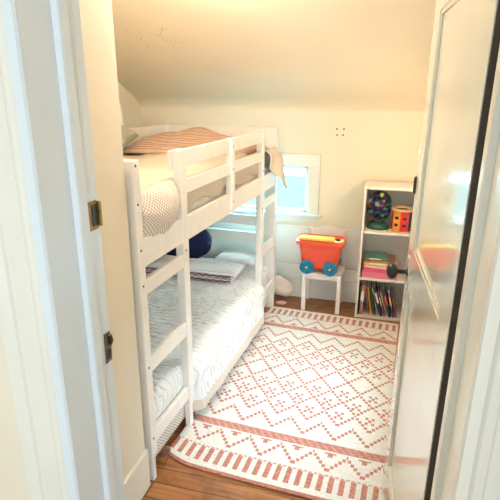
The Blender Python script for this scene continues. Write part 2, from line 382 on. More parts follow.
# ------------------------------------------------------------------ door frame
# left jamb: casing on the hall side, reveal, stop, rabbet, casing on the room side
def jamb_prof(sgn, xj):
    # outline in plan (x, y); sgn=+1 for the left jamb (solid towards -x)
    P = [(-.024, Y0-.020), (-.004, Y0-.020), (0, Y0-.014), (0, -.690), (0.012, -.686), (0.014, -.680), (0.014, -.652), (0.010, -.646), (0.0, -.644), (0.0, Y1), (-.024, Y1)]
    return [(xj+sgn*p[0], p[1]) for p in P]
struct('trim_jamb_left', MB().prism(jamb_prof(1, XJL), 2, 0, HD), TRIM)
struct('trim_jamb_right', MB().prism(jamb_prof(-1, XJR), 2, 0, HD), TRIMC)
struct('trim_jamb_top', MB().box(XJL-.024, XJR+.024, Y0, Y1, HD, HD+.022), TRIM)
def casing(sgn, xj, yface, ysgn):
    # flat board with an inner bead and an outer backband
    A = [(.004, 0), (.004, .012), (-.004, .019), (-.012, .021), (-.020, .019), (-.026, .013), (-.078, .013), (-.082, .019), (-.098, .026), (-.112, .028), (-.116, .024), (-.116, 0)]
    return [(xj+sgn*p[0], yface+ysgn*p[1]) for p in A]
struct('trim_casing_left_hall', MB().prism(casing(1, XJL-.0285, Y0, -1), 2, 0, HD+.1), TRIMC)
struct('trim_casing_left_room', MB().prism(casing(1, XJL-.004, Y1, 1), 2, 0, HD+.1), TRIM)
struct('trim_casing_right_hall', MB().prism(casing(-1, XJR+.0285, Y0, -1), 2, 0, HD+.1), TRIMC)
struct('trim_casing_right_room', MB().prism(casing(-1, XJR+.036, Y1, 1), 2, 0, HD+.1), TRIM)
struct('baseboard_hall', MB().box(-.5, .1, Y0-.018, Y0, 0, .2, bev=.004), TRIMC)

# strike plates on the left jamb
kp = thing('strike_plate', 'square brass strike plate with dark opening, upper on the left white door jamb', 'strike plate', (XJL, -.618, 1.395))
MB().box(-.001, .004, -.026, .020, 0, .072, bev=.001).build('plate', BRASS, kp)
MB().box(.003, .0055, -.006, .020, .010, .062, bev=.0005).build('latch_opening', IRON, kp, 'dark latch opening')
MB().box(.000, .012, .018, .026, .006, .068, bev=.001).build('lip', BRASS, kp)
kp2 = thing('strike_plate', 'narrow tarnished strike plate with curled lip, lower on the left white door jamb', 'strike plate', (XJL, -.603, 1.02))
MB().box(-.001, .003, -.016, .012, 0, .088, bev=.001).build('plate', STEEL, kp2)
MB().box(.002, .0042, -.008, .006, .010, .036, bev=.0005).build('latch_opening', IRON, kp2)
MB().tube([(.002, .002, .080), (.006, .008, .074), (.008, .010, .060), (.004, .008, .048)], .004).build('lip', STEEL, kp2)

# the open door, seen at a steep angle on the right
ang = math.atan2(1.064-1.018, 0.80)
door = bpy.data.objects.new('door_1', None); COL.objects.link(door); door['kind'] = 'structure'
door.location = (1.064, Y1+.012, 0.012); door.rotation_euler = (0, 0, ang)
DW, DT, DH = 0.80, 0.036, 2.0     # leaf lies along local +y, its hall face at x=0
leaf = MB()
st = 0.118
leaf.box(0, DT, 0.004, st, 0, DH, bev=.002).box(0, DT, DW-st, DW, 0, DH, bev=.002)
for z0, z1 in ((0, .24), (1.02, 1.18), (1.95, DH)): leaf.box(0, DT, st-.001, DW-st+.001, z0, z1)
leaf.build('leaf_frame', DOORM, door)
for z0, z1 in ((.24, 1.02), (1.18, 1.95)):
    p = MB(); p.box(.010, DT-.010, st-.002, DW-st+.002, z0-.002, z1+.002)
    p.box(.003, .012, st, st+.014, z0, z1).box(.003, .012, DW-st-.014, DW-st, z0, z1).box(.003, .012, st, DW-st, z0, z0+.014).box(.003, .012, st, DW-st, z1-.014, z1)
    p.build('door_panel', DOORM, door)
MB().box(.002, DT+.002, -.002, .004, 0, DH).build('hinge_edge', DOORE, door, 'unpainted hinge edge of the door, darkened for the shaded gap')
kz = 1.078
kb = MB().lathe([(.0001, .0), (.022, .0), (.024, .003), (.020, .006), (.009, .008), (.008, .034), (.012, .038), (.027, .045), (.031, .053), (.031, .062), (.025, .071), (.012, .077), (.0001, .078)], axis='X', seg=28)
kb.xf(Matrix.Translation((0, DW-.062, kz)) @ Matrix.Rotation(math.pi, 4, 'Z')); kb.build('door_knob', IRON, door, 'black metal door knob')
MB().box(-.004, .001, DW-.085, DW-.040, kz-.14, kz+.06, bev=.0015).build('keyhole_plate', DOORM, door)
b = MB().box(-.004, .001, DW-.016, DW+.002, 1.362, 1.424, bev=.001); b.tube([(-.005, DW-.004, 1.366), (-.005, DW-.004, 1.42)], .003); b.build('latch', IRON, door, 'black surface latch at the free edge')

# ------------------------------------------------------------------ bunk bed (built in its own frame, origin at the near right foot)
BL, BW, BH = 2.063, 0.97, 1.475
bed = thing('bunk_bed', 'white wooden bunk bed with ladder rungs and guard rail along the left wall', 'bunk bed', (0, 0, 0), -PHI)
def part(name, mb, m=BEDW): return mb.build(name, m, bed)
ZR = [(.185, .255), (.552, .626), (.918, .985)]
def post(x0, x1, y0, y1, bolts=(), foot=True):
    mb = MB(); mb.box(x0, x1, y0, y1, .13, BH, bev=.005)
    if foot: mb.box(x0+.012, x1-.002, y0+.003, y1-.018, 0, .16, bev=.003)
    o = mb.build('post', BEDW, bed)
    for z in bolts:
        MB().lathe([(.0001, 0), (.0055, 0), (.0055, .0015), (.0001, .0015)], (x1-.0003, y0+.022, z), 'X', 12).build('screw', BOLT, o)
    return o
post(-.075, 0, 0, .050, (1.455, 1.306, 1.12, .968, .59, .225))
post(-.044, 0, .400, .458, (1.0,))
post(-.044, 0, 1.652, 1.712, (1.2, .93, .57, .22))
post(-.085, 0, 2.008, 2.063, (1.0, .30))
post(-BW, -BW+.075, 0, .050); post(-BW, -BW+.075, 2.008, 2.063)
mp_ = MB().box(-.032, .010, 1.030, 1.078, 1.062, BH, bev=.004).build('guard_post', BEDW, bed)
for z in (1.43, 1.30, 1.11): MB().lathe([(.0001, 0), (.005, 0), (.005, .0015), (.0001, .0015)], (.0097, 1.054, z), 'X', 12).build('screw', BOLT, mp_)
part('guard_rail', MB().box(-.026, -.004, .455, 1.655, 1.395, BH-.003, bev=.003))
part('guard_rail', MB().box(-.026, -.004, .455, 1.655, 1.270, 1.335, bev=.003))
part('rail_block', MB().box(-.062, -.042, .395, .455, 1.385, BH-.004, bev=.002))
part('rail_block', MB().box(-.062, -.042, 1.655, 1.715, 1.385, BH-.004, bev=.002))
part('side_beam', MB().box(-.030, -.006, .048, 2.01, 1.040, 1.160, bev=.003))
part('side_beam', MB().box(-BW+.02, -BW+.045, .048, 2.01, 1.040, 1.160, bev=.003))
part('side_beam', MB().box(-.040, -.016, .455, 1.655, .150, .255, bev=.003))
part('side_beam', MB().box(-BW+.02, -BW+.045, .048, 2.01, .150, .255, bev=.003))
for z0, z1 in ZR:
    part('ladder_rung', MB().box(-.028, -.004, .048, .402, z0, z1, bev=.003))
    part('ladder_rung', MB().box(-.028, -.004, 1.710, 2.010, z0, z1, bev=.003))
for y0, y1 in ((.010, .034), (2.025, 2.050)):       # end frames
    for z0, z1 in ((BH-.075, BH-.002), (1.04, 1.16), (.70, .78), (.56, .64), (.16, .27)):
        part('end_rail', MB().box(-BW+.072, -.072, y0, y1, z0, z1, bev=.003))
part('back_rail', MB().box(-BW+.004, -BW+.026, .048, 2.01, 1.40, BH-.002, bev=.003))
for lv in (.225, 1.085):
    for k in range(10):
        part('bed_slat', MB().box(-BW+.045, -.04, .12+k*.2, .19+k*.2, lv-.012, lv, bev=.002))

# ---- upper bunk bedding
def mattress(z0, z1, label):
    mb = MB(); mb.box(-BW+.050, -.048, .055, 2.0, z0, z1, bev=.03)
    o = mb.build('mattress', MATT)
    for f in o.data.polygons: f.use_smooth = True
    return settle(tag(o, label, 'mattress'), -PHI)
mattress(.2255, .325, 'thin white mattress on the slats of the lower bunk, under the striped duvet')
mattress(1.0855, 1.205, 'white mattress of the upper bunk, under the sand coloured quilt')

# sand quilt lying on the upper mattress, rounded front edge bulging through the rails
def upper_quilt(u, v):
    # v runs along the bed, u across from the wall to the front and down the front edge
    y = .062+v*1.935
    a = u
    lump = .020*nz(u*4, y*3.2, 1)+.010*nz(u*9, y*8, 5)
    if a < .78:
        x = -BW+.055+(a/.78)*(BW-.115); z = 1.315+lump+.02*math.sin(a*3)
    else:
        t = (a-.78)/.22*math.pi*.72; R = .062
        sc = 1+.14*math.sin(y*16)
        x = -.060+math.sin(t)*R*.55; z = 1.315+lump-(1-math.cos(t))*R*1.28*sc
    x = min(x, -.0285) if .38 < y < 1.72 else x
    return (x, y, z)
q = MB(); q.sheet(upper_quilt, 60, 150, 1.2, 1.95, .012); q = q.build('quilt', SAND)
settle(tag(q, 'sand coloured puckered quilt spread over the upper bunk behind the guard rail', 'quilt'), -PHI)

# dotted blanket: bulges out in the ladder opening, hangs with scalloped hem behind the rails
def dotted(u, v):
    y = .060+v*1.58
    if y < .40:                                     # the ladder opening
        t = (y-.060)/.34
        zt = 1.335+.015*math.sin(t*3); zb = 1.105+.055*max(0, t-.62)/.38+.02*(1-min(1, t*5))
        z = zt+(zb-zt)*u; bul = math.sin(math.pi*min(1, u*1.02))**.6
        x = -.050+.078*bul*math.sin(math.pi*(.08+.84*t))**.4+.006*nz(y*14, u*6)
        z += .012*nz(y*9, u*4, 3)
    else:
        zt = 1.300; zb = 1.150+.030*abs(math.sin((y-.40)*math.pi/.33))
        z = zt+(zb-zt)*u
        x = -.058+.024*math.sin(math.pi*min(1, .15+u*.85))+.006*nz(y*12, u*5)
        x = min(x, -.031)
    return (x, y, z)
d = MB(); d.sheet(dotted, 22, 130, .26, 1.6, .008, mifn=lambda u, v: 1 if u > .86 else 0)
d = d.build('blanket', [DOTTED, HEM])
settle(tag(d, 'cream dotted waffle blanket with plain hem bulging from the upper bunk ladder opening', 'blanket'), -PHI)

# rose tan ribbed blanket heaped at the wall side
def heap(u, v):
    y = 1.33+v*.66; x = -BW+.045+u*.86
    e = (math.sin(math.pi*min(1, max(0, u)))**.45)*(math.sin(math.pi*v)**.35)
    z = 1.325+.160*e*(1-.35*u)*(.72+.28*math.sin(v*math.pi))+.006*e*math.sin(v*70+2*math.sin(u*9))+e*(.022*nz(u*5, y*4, 2)+.014*math.sin((u*7+y*6)+2*nz(u*3, y*3)))
    return (x, y, z)
h = MB(); h.sheet(heap, 46, 120, .6, 1.05, .010); h = h.build('knit_blanket', PINKB)
settle(tag(h, 'rose tan ribbed knit blanket heaped on the wall side of the upper bunk', 'blanket'), -PHI)

def pillow_shape(u, v, lx, ly, h):
    a = 2*u-1; b = 2*v-1
    pin = 1-.10*(a*a)*(1-b*b)-.10*(b*b)*(1-a*a)
    return a*lx/2*(1-.09*(1-a*a)*b*b*0)*pin, b*ly/2*pin, h/2*((1-a**4)*(1-b**4))**.5
def pillow(name, lx, ly, h, M, m, label, cat='pillow', wr=.012):
    mb = MB(); nu = nv = 26
    def P(u, v, sg):
        x, y, z = pillow_shape(u, v, lx, ly, h); return (x, y, sg*(z+wr*nz(x*9, y*9, h*7)*(z/(h/2)))+.0)
    for sg in (1, -1): mb.sheet(lambda u, v: P(u, v, sg), nu, nv, lx, ly)
    bmesh.ops.remove_doubles(mb.bm, verts=mb.bm.verts, dist=.0006)
    mb.xf(M); o = mb.build(name, m); return settle(tag(o, label, cat), 0)
RZ = lambda a: Matrix.Rotation(a, 4, 'Z'); RX = lambda a: Matrix.Rotation(a, 4, 'X'); RY = lambda a: Matrix.Rotation(a, 4, 'Y'); T = Matrix.Translation
pillow('pillow', .18, .20, .09, T(bedp(-.870, 1.26, 1.445)) @ RZ(-PHI) @ RX(.25) @ RY(.35), GREYP, 'small sage grey pillow left of the rose tan blanket on the upper bunk')
pillow('pillow', .34, .22, .07, T(bedp(-1.00, 1.40, 1.525)) @ RZ(-PHI) @ RY(1.42), WHITEC, 'cream white pillow standing on edge against the wall on the upper bunk')

# cloth hanging over the far corner of the upper bunk
def drape(u, v):
    # u across 0..1 over the corner, v down
    y = 1.735+u*.25
    top = 1.33 if u < .9 else 1.33
    x = -.05+.075*min(1, v*3.0)**.6+.07*v*u
    z = 1.335-.05*abs(v*3-.5)*(1 if v < .17 else 0)-.30*max(0, v-.12)*(.45+.75*u)
    x += .014*math.sin(u*9+v*3)*v; 
    return (x, y+.04*v*u, z)
dr = MB(); dr.sheet(drape, 22, 26, .3, .3, .006); dr = dr.build('draped_cloth', HEM)
settle(tag(dr, 'tan cloth hanging over the far ladder opening of the upper bunk beside the window', 'cloth'), -PHI)

# ---- lower bunk bedding: white puckered duvet, draped over the front between the ladder posts
def duvet(u, v):
    y = .075+v*1.925
    open_ = .458+.012 < y < 1.640
    lump = .016*nz(u*4, y*3, 9)+.009*nz(u*10, y*7, 4)+.0045*math.sin(y*150+8*nz(u*3, y*2, 3)+6*u)
    if u < .70:
        x = -BW+.055+(u/.70)*(BW-.125); z = .385+lump
    else:
        t = (u-.70)/.30; R = .075
        m_ = min(1, max(0, (y-.44)/.05))*min(1, max(0, (1.68-y)/.05))       # hangs outside the beam in the middle
        xo = .028+.010*nz(y*6, t*2, 8)+.006*math.sin(y*150+5*nz(y*4, t*2))*min(1, t*2)
        if t < .35:
            a = t/.35*math.pi/2
            x = -.070+math.sin(a)*(.070+xo*m_-(1-m_)*.034); z = .385+lump*(1-t)-(1-math.cos(a))*R
        else:
            s = (t-.35)/.65
            x = (xo+.012*s)*m_+(1-m_)*(-.034); z = .31-(.250)*s
    return (x, y, z)
dv = MB(); dv.sheet(lambda u, v: duvet(u, v), 70, 330, 1.35, 1.95, .008, mifn=lambda u, v: (1 if (u > .945 and v > .2) else (2 if (u > .88 and v < .2) else 0)))
dv = dv.build('duvet', [DUVET, HEM, DOTTED])
settle(tag(dv, 'white puckered duvet with cream hem covering the lower bunk and hanging over its side', 'duvet'), -PHI)

nv_ = MB().blob((0, 0, .145), (.215, .12, .150), power=.8, disp=lambda q: .04*nz(q.x*12, q.y*12, q.z*12))
nv_ = nv_.build('cushion', NAVY); nv_.location = bedp(-.72, 1.87, .405); nv_.rotation_euler = (-.12, 0, .15)
tag(nv_, 'round navy blue plush cushion at the far wall side of the lower bunk', 'cushion')
pillow('pillow', .34, .24, .085, T(bedp(-.27, 1.885, .455)) @ RZ(-PHI), WHITEC, 'white pillow at the far end of the lower bunk')

# pink and white knitted throw folded in layers
tr = MB()
for k in range(3):
    z0 = .418+k*.021
    def lay(u, v, z0=z0, k=k):
        x = -.87+.70*u+.012*k; y = 1.45+.28*v+.02*u
        e = min(1, min(u, 1-u)*14, min(v, 1-v)*9)**.5
        return (x, y, z0+.014*e+.006*nz(x*7, y*7, k)+.003*math.sin(y*180))
    tr.sheet(lay, 46, 60, .68, .32, .012)
for k in range(2):
    pts = [(-.87+.70*i/60, 1.446+.02*i/60+.006*math.sin(i*1.3), .418+k*.034+.004*math.cos(i*1.3)) for i in range(61)]
    tr.tube(pts, .0045, 6, mi=1)
tr = tr.build('throw_blanket', [THROW, MAROON])
settle(tag(tr, 'pink and white striped knit throw folded on the lower bunk before the navy cushion', 'blanket'), -PHI)

# blanket slipping off the far end of the lower bunk
def fold(q): return .30*nz(q.x*11, q.y*18, q.z*16)+.09*math.sin(q.x*22-q.z*55)
sl = MB().blob((.035, 2.165, .165), (.135, .048, .080), seg=48, rings=30, power=.85, disp=fold)
sl.xf(T((.030, 2.150, .150)) @ RY(.25) @ T((-.035, -2.165, -.165))); sl = sl.build('blanket', BEIGEB)
settle(tag(sl, 'beige fleece blanket slipping off the far end of the lower bunk below the window', 'blanket'), -PHI)
sk = MB().blob((0, 0, .018), (.050, .028, .020), power=.9, disp=lambda q: .15*nz(q.x*40, q.y*40, q.z*40)).build('crumpled_sock', plain('dusty_pink_cotton', (.55, .30, .24), .9))
sk.location = (.172, 2.10, 0); sk.rotation_euler = (0, 0, .3)
tag(sk, 'crumpled dusty pink sock on the wooden floor by the far corner of the rug', 'sock')

# ------------------------------------------------------------------ rug
RW, RL = 1.0584, 1.89
CU, CV = 0.0084, 0.0105
nu, nv = int(RW/CU), int(RL/CV)
PER = 20; OFF = 13            # motif period and phase in cells
def pat(i, j):
    jm = min(j, nv-1-j)       # the pattern mirrors end to end
    v = jm*CV
    ci = (i-OFF) % PER; d = min(ci, PER-ci)           # cells from the nearest low point of the zigzags
    k = d//2                                          # 0..5 steps of two cells
    step = lambda v0, up=1: int((v-v0)/(2*CV)+1000)-1000
    if v < .010 or i < 1 or i >= nu-1: return 1
    if .035 <= v < .130: return 1 if (i % 6) < 3 else 0
    if .134 <= v < .139: return 2 if (i*7+j) % 3 else 0
    r = step(.168)
    if 0 <= r <= 5:
        if r == k: return 1
    if .245 <= v < .285:                              # small stepped triangle above each low point
        if v >= .275 and d <= 3: return 1
        if .256 <= v < .275 and d <= 1: return 1
    if .300 <= v < .352: return 1 if (i+j) % 5 else 2
    r = step(.385)
    if 0 <= r <= 5 and r == k: return 1
    if v > .50:                                       # lattice of diamonds
        r = (v-.503)/(2*CV); n = int(r)
        a = (n-k) % 10; b2 = (n+k) % 10
        first = n-k
        if first == 0: return 1
        if first > 0:
            if a == 0 or b2 == 0: return 1
            # flower in every diamond of two of the three columns
            for (cu, base, rows) in ((0, 10, (0, 2, 3)), (10, 20, (0, 2, 3))):
                iu = ((i-OFF-cu+PER//2) % PER)-PER//2
                iv = ((j if j <= nv-1-j else nv-1-j)-int(.503/CV)-base+10) % 20-10
                if (cu == 0 and (v < .70 or .74 < v < .90)) or (cu == 10 and .62 < v < .80):
                    cen = lambda t: t in (-1, 0)
                    pet = lambda t: t in (-3, -2, 1, 2)
                    if (cen(iu) and cen(iv)) or (pet(iu) and pet(iv)): return 1
    return 0
rb = bmesh.new()
tk = .010
def rpt(i, j):
    x = i/nu*RW; y = j/nv*RL
    # near left corner is rounded off and lifted a little
    cx_ = max(0, .16-x); cy_ = max(0, .12-y)
    y2 = y+ (cx_**1.7)*1.0*max(0, 1-y/.35)
    x2 = x+.006*math.sin(y*7)*(1-x/RW)
    z = .0095+.0015*nz(x*6, y*6)+.0008*((i+j) % 2)
    return Vector((x2, y2-.012*math.sin(x*2.8)*max(0, 1-y/.5), z))
RV = [[rb.verts.new(rpt(i, j)) for j in range(nv+1)] for i in range(nu+1)]
for i in range(nu):
    for j in range(nv):
        f = rb.faces.new((RV[i][j], RV[i+1][j], RV[i+1][j+1], RV[i][j+1])); p_ = pat(i, j); f.material_index = 1 if p_ == 1 else (2 if p_ == 2 else 0); f.smooth = True
edge = [RV[i][0] for i in range(nu+1)]+[RV[nu][j] for j in range(1, nv+1)]+[RV[i][nv] for i in range(nu-1, -1, -1)]+[RV[0][j] for j in range(nv-1, 0, -1)]
low = [rb.verts.new((v.co.x, v.co.y, .0005)) for v in edge]
for a in range(len(edge)):
    b_ = (a+1) % len(edge); f = rb.faces.new((edge[a], low[a], low[b_], edge[b_])); f.material_index = 1
rb.faces.new(low)
rug = thing('rug', 'cream and coral flat-woven rug with diamond pattern on the wooden floor', 'rug', (-.030, .150, 0), -PHI)
bmesh.ops.recalc_face_normals(rb, faces=rb.faces)
me = bpy.data.meshes.new('woven_field'); rb.to_mesh(me); rb.free()
for m_ in (RUGW, RUGR, rug_mat('rug_rose_cotton', (.70, .42, .36), (.55, .28, .22))): me.materials.append(m_)
fo = bpy.data.objects.new('woven_field', me); COL.objects.link(fo); fo.parent = rug
pts = [rpt(i, 0) for i in range(0, nu+1, 3)]; pts[-1] = rpt(nu, 0)
MB().tube([p+Vector((0, -.003, -.0035)) for p in pts], .0045, 8).build('edge_binding', RUGR, rug)
ta = MB()
for k in range(13):
    a = -2.9+k*.16; p0 = Vector((.004+.002*k*.3, .075-.004*k*.2, .010)); ln = .055+.02*random.random()
    ta.tube([p0, p0+Vector((math.cos(a)*ln*.4-.004, math.sin(a)*ln*.4, .006)), p0+Vector((math.cos(a+.2)*ln*.8-.006, math.sin(a+.1)*ln*.85, -.002)), p0+Vector((math.cos(a+.1)*ln-.006, math.sin(a)*ln*1.1, -.007))], .0022, 5)
ta.build('tassel', FRINGE, rug)

# ------------------------------------------------------------------ white child's chair with the toy wagon
ch = thing('kids_chair', "small white child's chair standing against the far wall", 'chair', (.510, 2.165, 0), -.02)
def cp(n, mb): return mb.build(n, CHAIRW, ch)
cp('seat', MB().box(-.160, .160, -.135, .125, .318, .336, bev=.006))
for s in (-1, 1):
    cp('leg', MB().box(s*.141-.0165, s*.141+.0165, -.130, -.097, 0, .319, bev=.004))
    cp('leg', MB().box(s*.141-.0155, s*.141+.0155, .108, .138, 0, .655, bev=.006))
cp('apron', MB().box(-.126, .126, -.124, -.110, .285, .318).box(-.148, -.134, -.098, .11, .285, .318).box(.134, .148, -.098, .11, .285, .318))
tp = [(-.132, .545), (.132, .545), (.132, .640)]+[(.132-.264*t/12, .640+.038*math.sin(math.pi*t/12)**1.3) for t in range(1, 12)]+[(-.132, .640)]
cp('backrest', MB().prism(tp, 1, .114, .130))
cp('back_slat', MB().box(-.128, .128, .116, .128, .43, .465))

wg = thing('toy_wagon', 'orange red plastic toy wagon with blue wheels on the white chair', 'toy wagon', (.484, 2.125, .3365), -.03)
ORR = plain('orange_red_plastic', (.86, .085, .035), .35); BLU = plain('teal_blue_plastic', (.0, .20, .34), .35); YEL = plain('yellow_plastic', (.88, .66, .12), .35)
DKB = plain('dark_blue_hub', (.0, .10, .22), .4); BLK = plain('charcoal_plastic', (.02, .02, .02), .4); LYEL = plain('light_yellow_plastic', (.92, .80, .38), .4)
def tub():
    mb = MB(); bm = mb.bm
    def ring(hx, hy, z, r=.03):
        P = []
        for (sx, sy, a0) in ((1, 1, 0), (-1, 1, 90), (-1, -1, 180), (1, -1, 270)):
            for k in range(5):
                a = math.radians(a0+k*22.5); P.append(bm.verts.new((sx*(hx-r)+r*math.cos(a), sy*(hy-r)+r*math.sin(a), z)))
        return P
    R = [ring(.132, .078, .036), ring(.140, .082, .046), ring(.154, .092, .165), ring(.158, .095, .171), ring(.168, .102, .242), ring(.190, .120, .246), ring(.190, .120, .268), ring(.172, .106, .271), ring(.162, .098, .264), ring(.146, .084, .075), ring(.125, .070, .055)]
    for i in range(len(R)-1):
        for k in range(20):
            f = bm.faces.new((R[i][k], R[i][(k+1) % 20], R[i+1][(k+1) % 20], R[i+1][k]))
            f.material_index = 0
    bm.faces.new(R[0][::-1]); bm.faces.new(R[-1]); return mb
tub().build('tub', ORR, wg)
for sx in (-1, 1):
    MB().tube([(sx*.093, -.118, .058), (sx*.093, .118, .058)], .006).build('axle', BLK, wg)
    for sy in (-1, 1):
        w_ = MB().lathe([(.0001, -.012), (.050, -.012), (.057, -.010), (.058, 0), (.057, .010), (.050, .012), (.043, .008), (.016, .007), (.012, .013), (.0001, .013)], axis='Y', seg=32)
        w_.xf(T((sx*.093, sy*.116, .0585)) @ RZ(0 if sy > 0 else math.pi)); w_ = w_.build('wheel', BLU, wg)
        MB().lathe([(.0001, -.002), (.009, -.002), (.009, .003), (.0001, .004)], (sx*.093, sy*.130, .0585), 'Y', 12).build('hub_cap', YEL, w_)
        sp = MB()
        for k in range(5):
            a = k*2*math.pi/5; sp.tube([(sx*.093+math.cos(a)*.014, sy*.127, .0585+math.sin(a)*.014), (sx*.093+math.cos(a)*.042, sy*.127, .0585+math.sin(a)*.042)], .0028, 6)
        sp.build('spokes', DKB, w_)
hb = MB().box(-.168, .110, -.098, -.050, .272, .300, bev=.009).box(-.160, .105, -.036, .012, .270, .290, bev=.006); hb.build('handle_bar', YEL, wg)
MB().lathe([(.0001, .0), (.042, .0), (.045, .008), (.042, .018), (.028, .019), (.028, .013), (.0001, .013)], (.140, -.066, .2715), 'Z', 24).build('handle_grip', LYEL, wg)
MB().box(.116, .156, -.080, -.050, .284, .296, bev=.004).build('handle_button', BLK, wg)

# ------------------------------------------------------------------ bookshelf
sh = thing('bookshelf', 'narrow white bookshelf with three compartments standing in the far right corner', 'bookshelf', (.990, YF-.022-.145, 0))
SX0, SX1, SD, SHH = -.200, .200, .135, 1.065
def sp_(n, mb): return mb.build(n, SHELFW, sh)
sp_('side_panel', MB().box(SX0, SX0+.018, -SD, SD, 0, SHH, bev=.0015)); sp_('side_panel', MB().box(SX1-.018, SX1, -SD, SD, 0, SHH, bev=.0015))
sp_('top_panel', MB().box(SX0+.0185, SX1-.0185, -SD, SD, SHH-.020, SHH-.001, bev=.001))
for z in (.345, .722): sp_('shelf', MB().box(SX0+.0185, SX1-.0185, -SD+.002, SD-.006, z-.018, z, bev=.001))
sp_('shelf', MB().box(SX0+.0185, SX1-.0185, -SD+.002, SD-.006, .002, .020, bev=.001))
sp_('back_panel', MB().box(SX0+.001, SX1-.001, SD-.004, SD, .003, SHH-.001))
sx0, syf = .990+SX0+.018, YF-.167-SD      # inner left and front of the shelf
# clear round jar of toys with carrying loop
jr = thing('toy_jar', 'clear round toy jar of colourful balls on green base, on the top shelf', 'toy jar', (.908, 2.160, .722))
GRN = plain('dark_green_plastic', (.02, .10, .07), .4)
MB().lathe([(.0001, 0), (.080, 0), (.083, .010), (.078, .030), (.060, .044), (.040, .050), (.0001, .050)], seg=32).build('base', GRN, jr)
cm, nt, cb = nodes('clear_plastic'); cb.inputs['Transmission Weight'].default_value = 1; cb.inputs['Roughness'].default_value = .05; cb.inputs['IOR'].default_value = 1.25; cb.inputs['Base Color'].default_value = (.93, .97, .95, 1)
MB().lathe([(.040, .050), (.050, .060), (.073, .090), (.088, .130), (.094, .175), (.090, .220), (.076, .255), (.050, .280), (.020, .288), (.0001, .288)], seg=32).build('dome', cm, jr)
cols = [(.85, .62, .05), (.05, .10, .30), (.25, .08, .30), (.03, .20, .10), (.75, .12, .08), (.10, .30, .45), (.80, .75, .15), (.08, .06, .20), (.85, .82, .75), (.03, .05, .12)]
bmats = [plain('ball_colour_%s' % n, c, .35) for n, c in zip('amber navy purple green red blue lemon indigo white ink'.split(), cols)]
spots = []
tries = 0
while len(spots) < 46 and tries < 9000:
    tries += 1
    r = .019; z = random.uniform(.085, .262); R = .071 if .12 < z < .23 else .048
    a = random.uniform(0, 6.28); rr = R*math.sqrt(random.random()); p = Vector((rr*math.cos(a), rr*math.sin(a), z))
    if all((p-s).length > 2*r-.0015 for s in spots): spots.append(p)
order = [1, 3, 2, 7, 9, 0, 3, 1, 5, 9, 4, 2, 6, 7, 3, 1, 9, 0, 2, 3, 5, 1, 7, 8, 9, 3, 6, 1, 2, 7]
for k, p in enumerate(spots):
    b = MB().lathe([(max(.0001, 0.019*math.sin(math.pi*i/10)), -0.019*math.cos(math.pi*i/10)) for i in range(11)], p, 'Z', 14).build('ball', bmats[order[k % 30]], jr)
MB().tube([(math.cos(a)*.086, 0, .200+math.sin(a)*.108) for a in [math.pi*i/20 for i in range(21)]], .004, 8).build('carry_loop', plain('cream_plastic', (.75, .72, .55), .4), jr)
# octagonal shape sorter
so = thing('shape_sorter', 'orange and red wooden shape sorter drum beside the toy jar, top shelf', 'toy', (1.086, 2.110, .722), .15)
OR2 = plain('orange_painted_wood', (.82, .28, .04), .45); RD2 = plain('red_painted_wood', (.75, .035, .03), .45); NV2 = plain('navy_painted_wood', (.04, .05, .16), .45); PLY = mat('pale_plywood', (.66, .44, .24), .5, .1, 30, .05); HOLE = plain('dark_green_shape', (.01, .035, .04), .5)
R8 = .082
oc = lambda r, o=0: [(r*math.cos(math.pi/8+k*math.pi/4+o), r*math.sin(math.pi/8+k*math.pi/4+o)) for k in range(8)]
MB().prism(oc(R8-.006), 2, .012, .165).build('drum_core', NV2, so)
order8 = [OR2, NV2, OR2, NV2, OR2, OR2, RD2, NV2]
for k in range(8):
    a = k*math.pi/4; M_ = RZ(a+math.pi/4)
    b = MB().box(R8*math.cos(math.pi/8)-.005, R8*math.cos(math.pi/8), -R8*math.sin(math.pi/8)+.001, R8*math.sin(math.pi/8)-.001, .014, .163, bev=.0015); b.xf(M_)
    pn = b.build('side_panel', [OR2, RD2, NV2, OR2, RD2, OR2, RD2, NV2][(k+1) % 8], so)
    for z in (.060, .115):
        hm = MB().lathe([(.0001, 0), (.017, 0), (.017, .0015), (.0001, .0015)], (R8*math.cos(math.pi/8)-.0004, 0, 0), 'X', 20); hm.xf(Matrix.Diagonal((1, 1, .68, 1))); hm.xf(T((0, 0, z))); hm.xf(M_); hm.build('shape_hole', HOLE, pn)
MB().prism(oc(R8+.006), 2, 0, .013).build('base', PLY, so)
MB().lathe([(.050, .165), (.090, .165), (.090, .180), (.050, .180), (.050, .165)], seg=40).build('lid', PLY, so)
MB().lathe([(.0001, .166), (.049, .166), (.049, .170), (.0001, .170)], seg=30).build('lid_opening', plain('brown_wood_inner', (.25, .10, .05), .6), so)

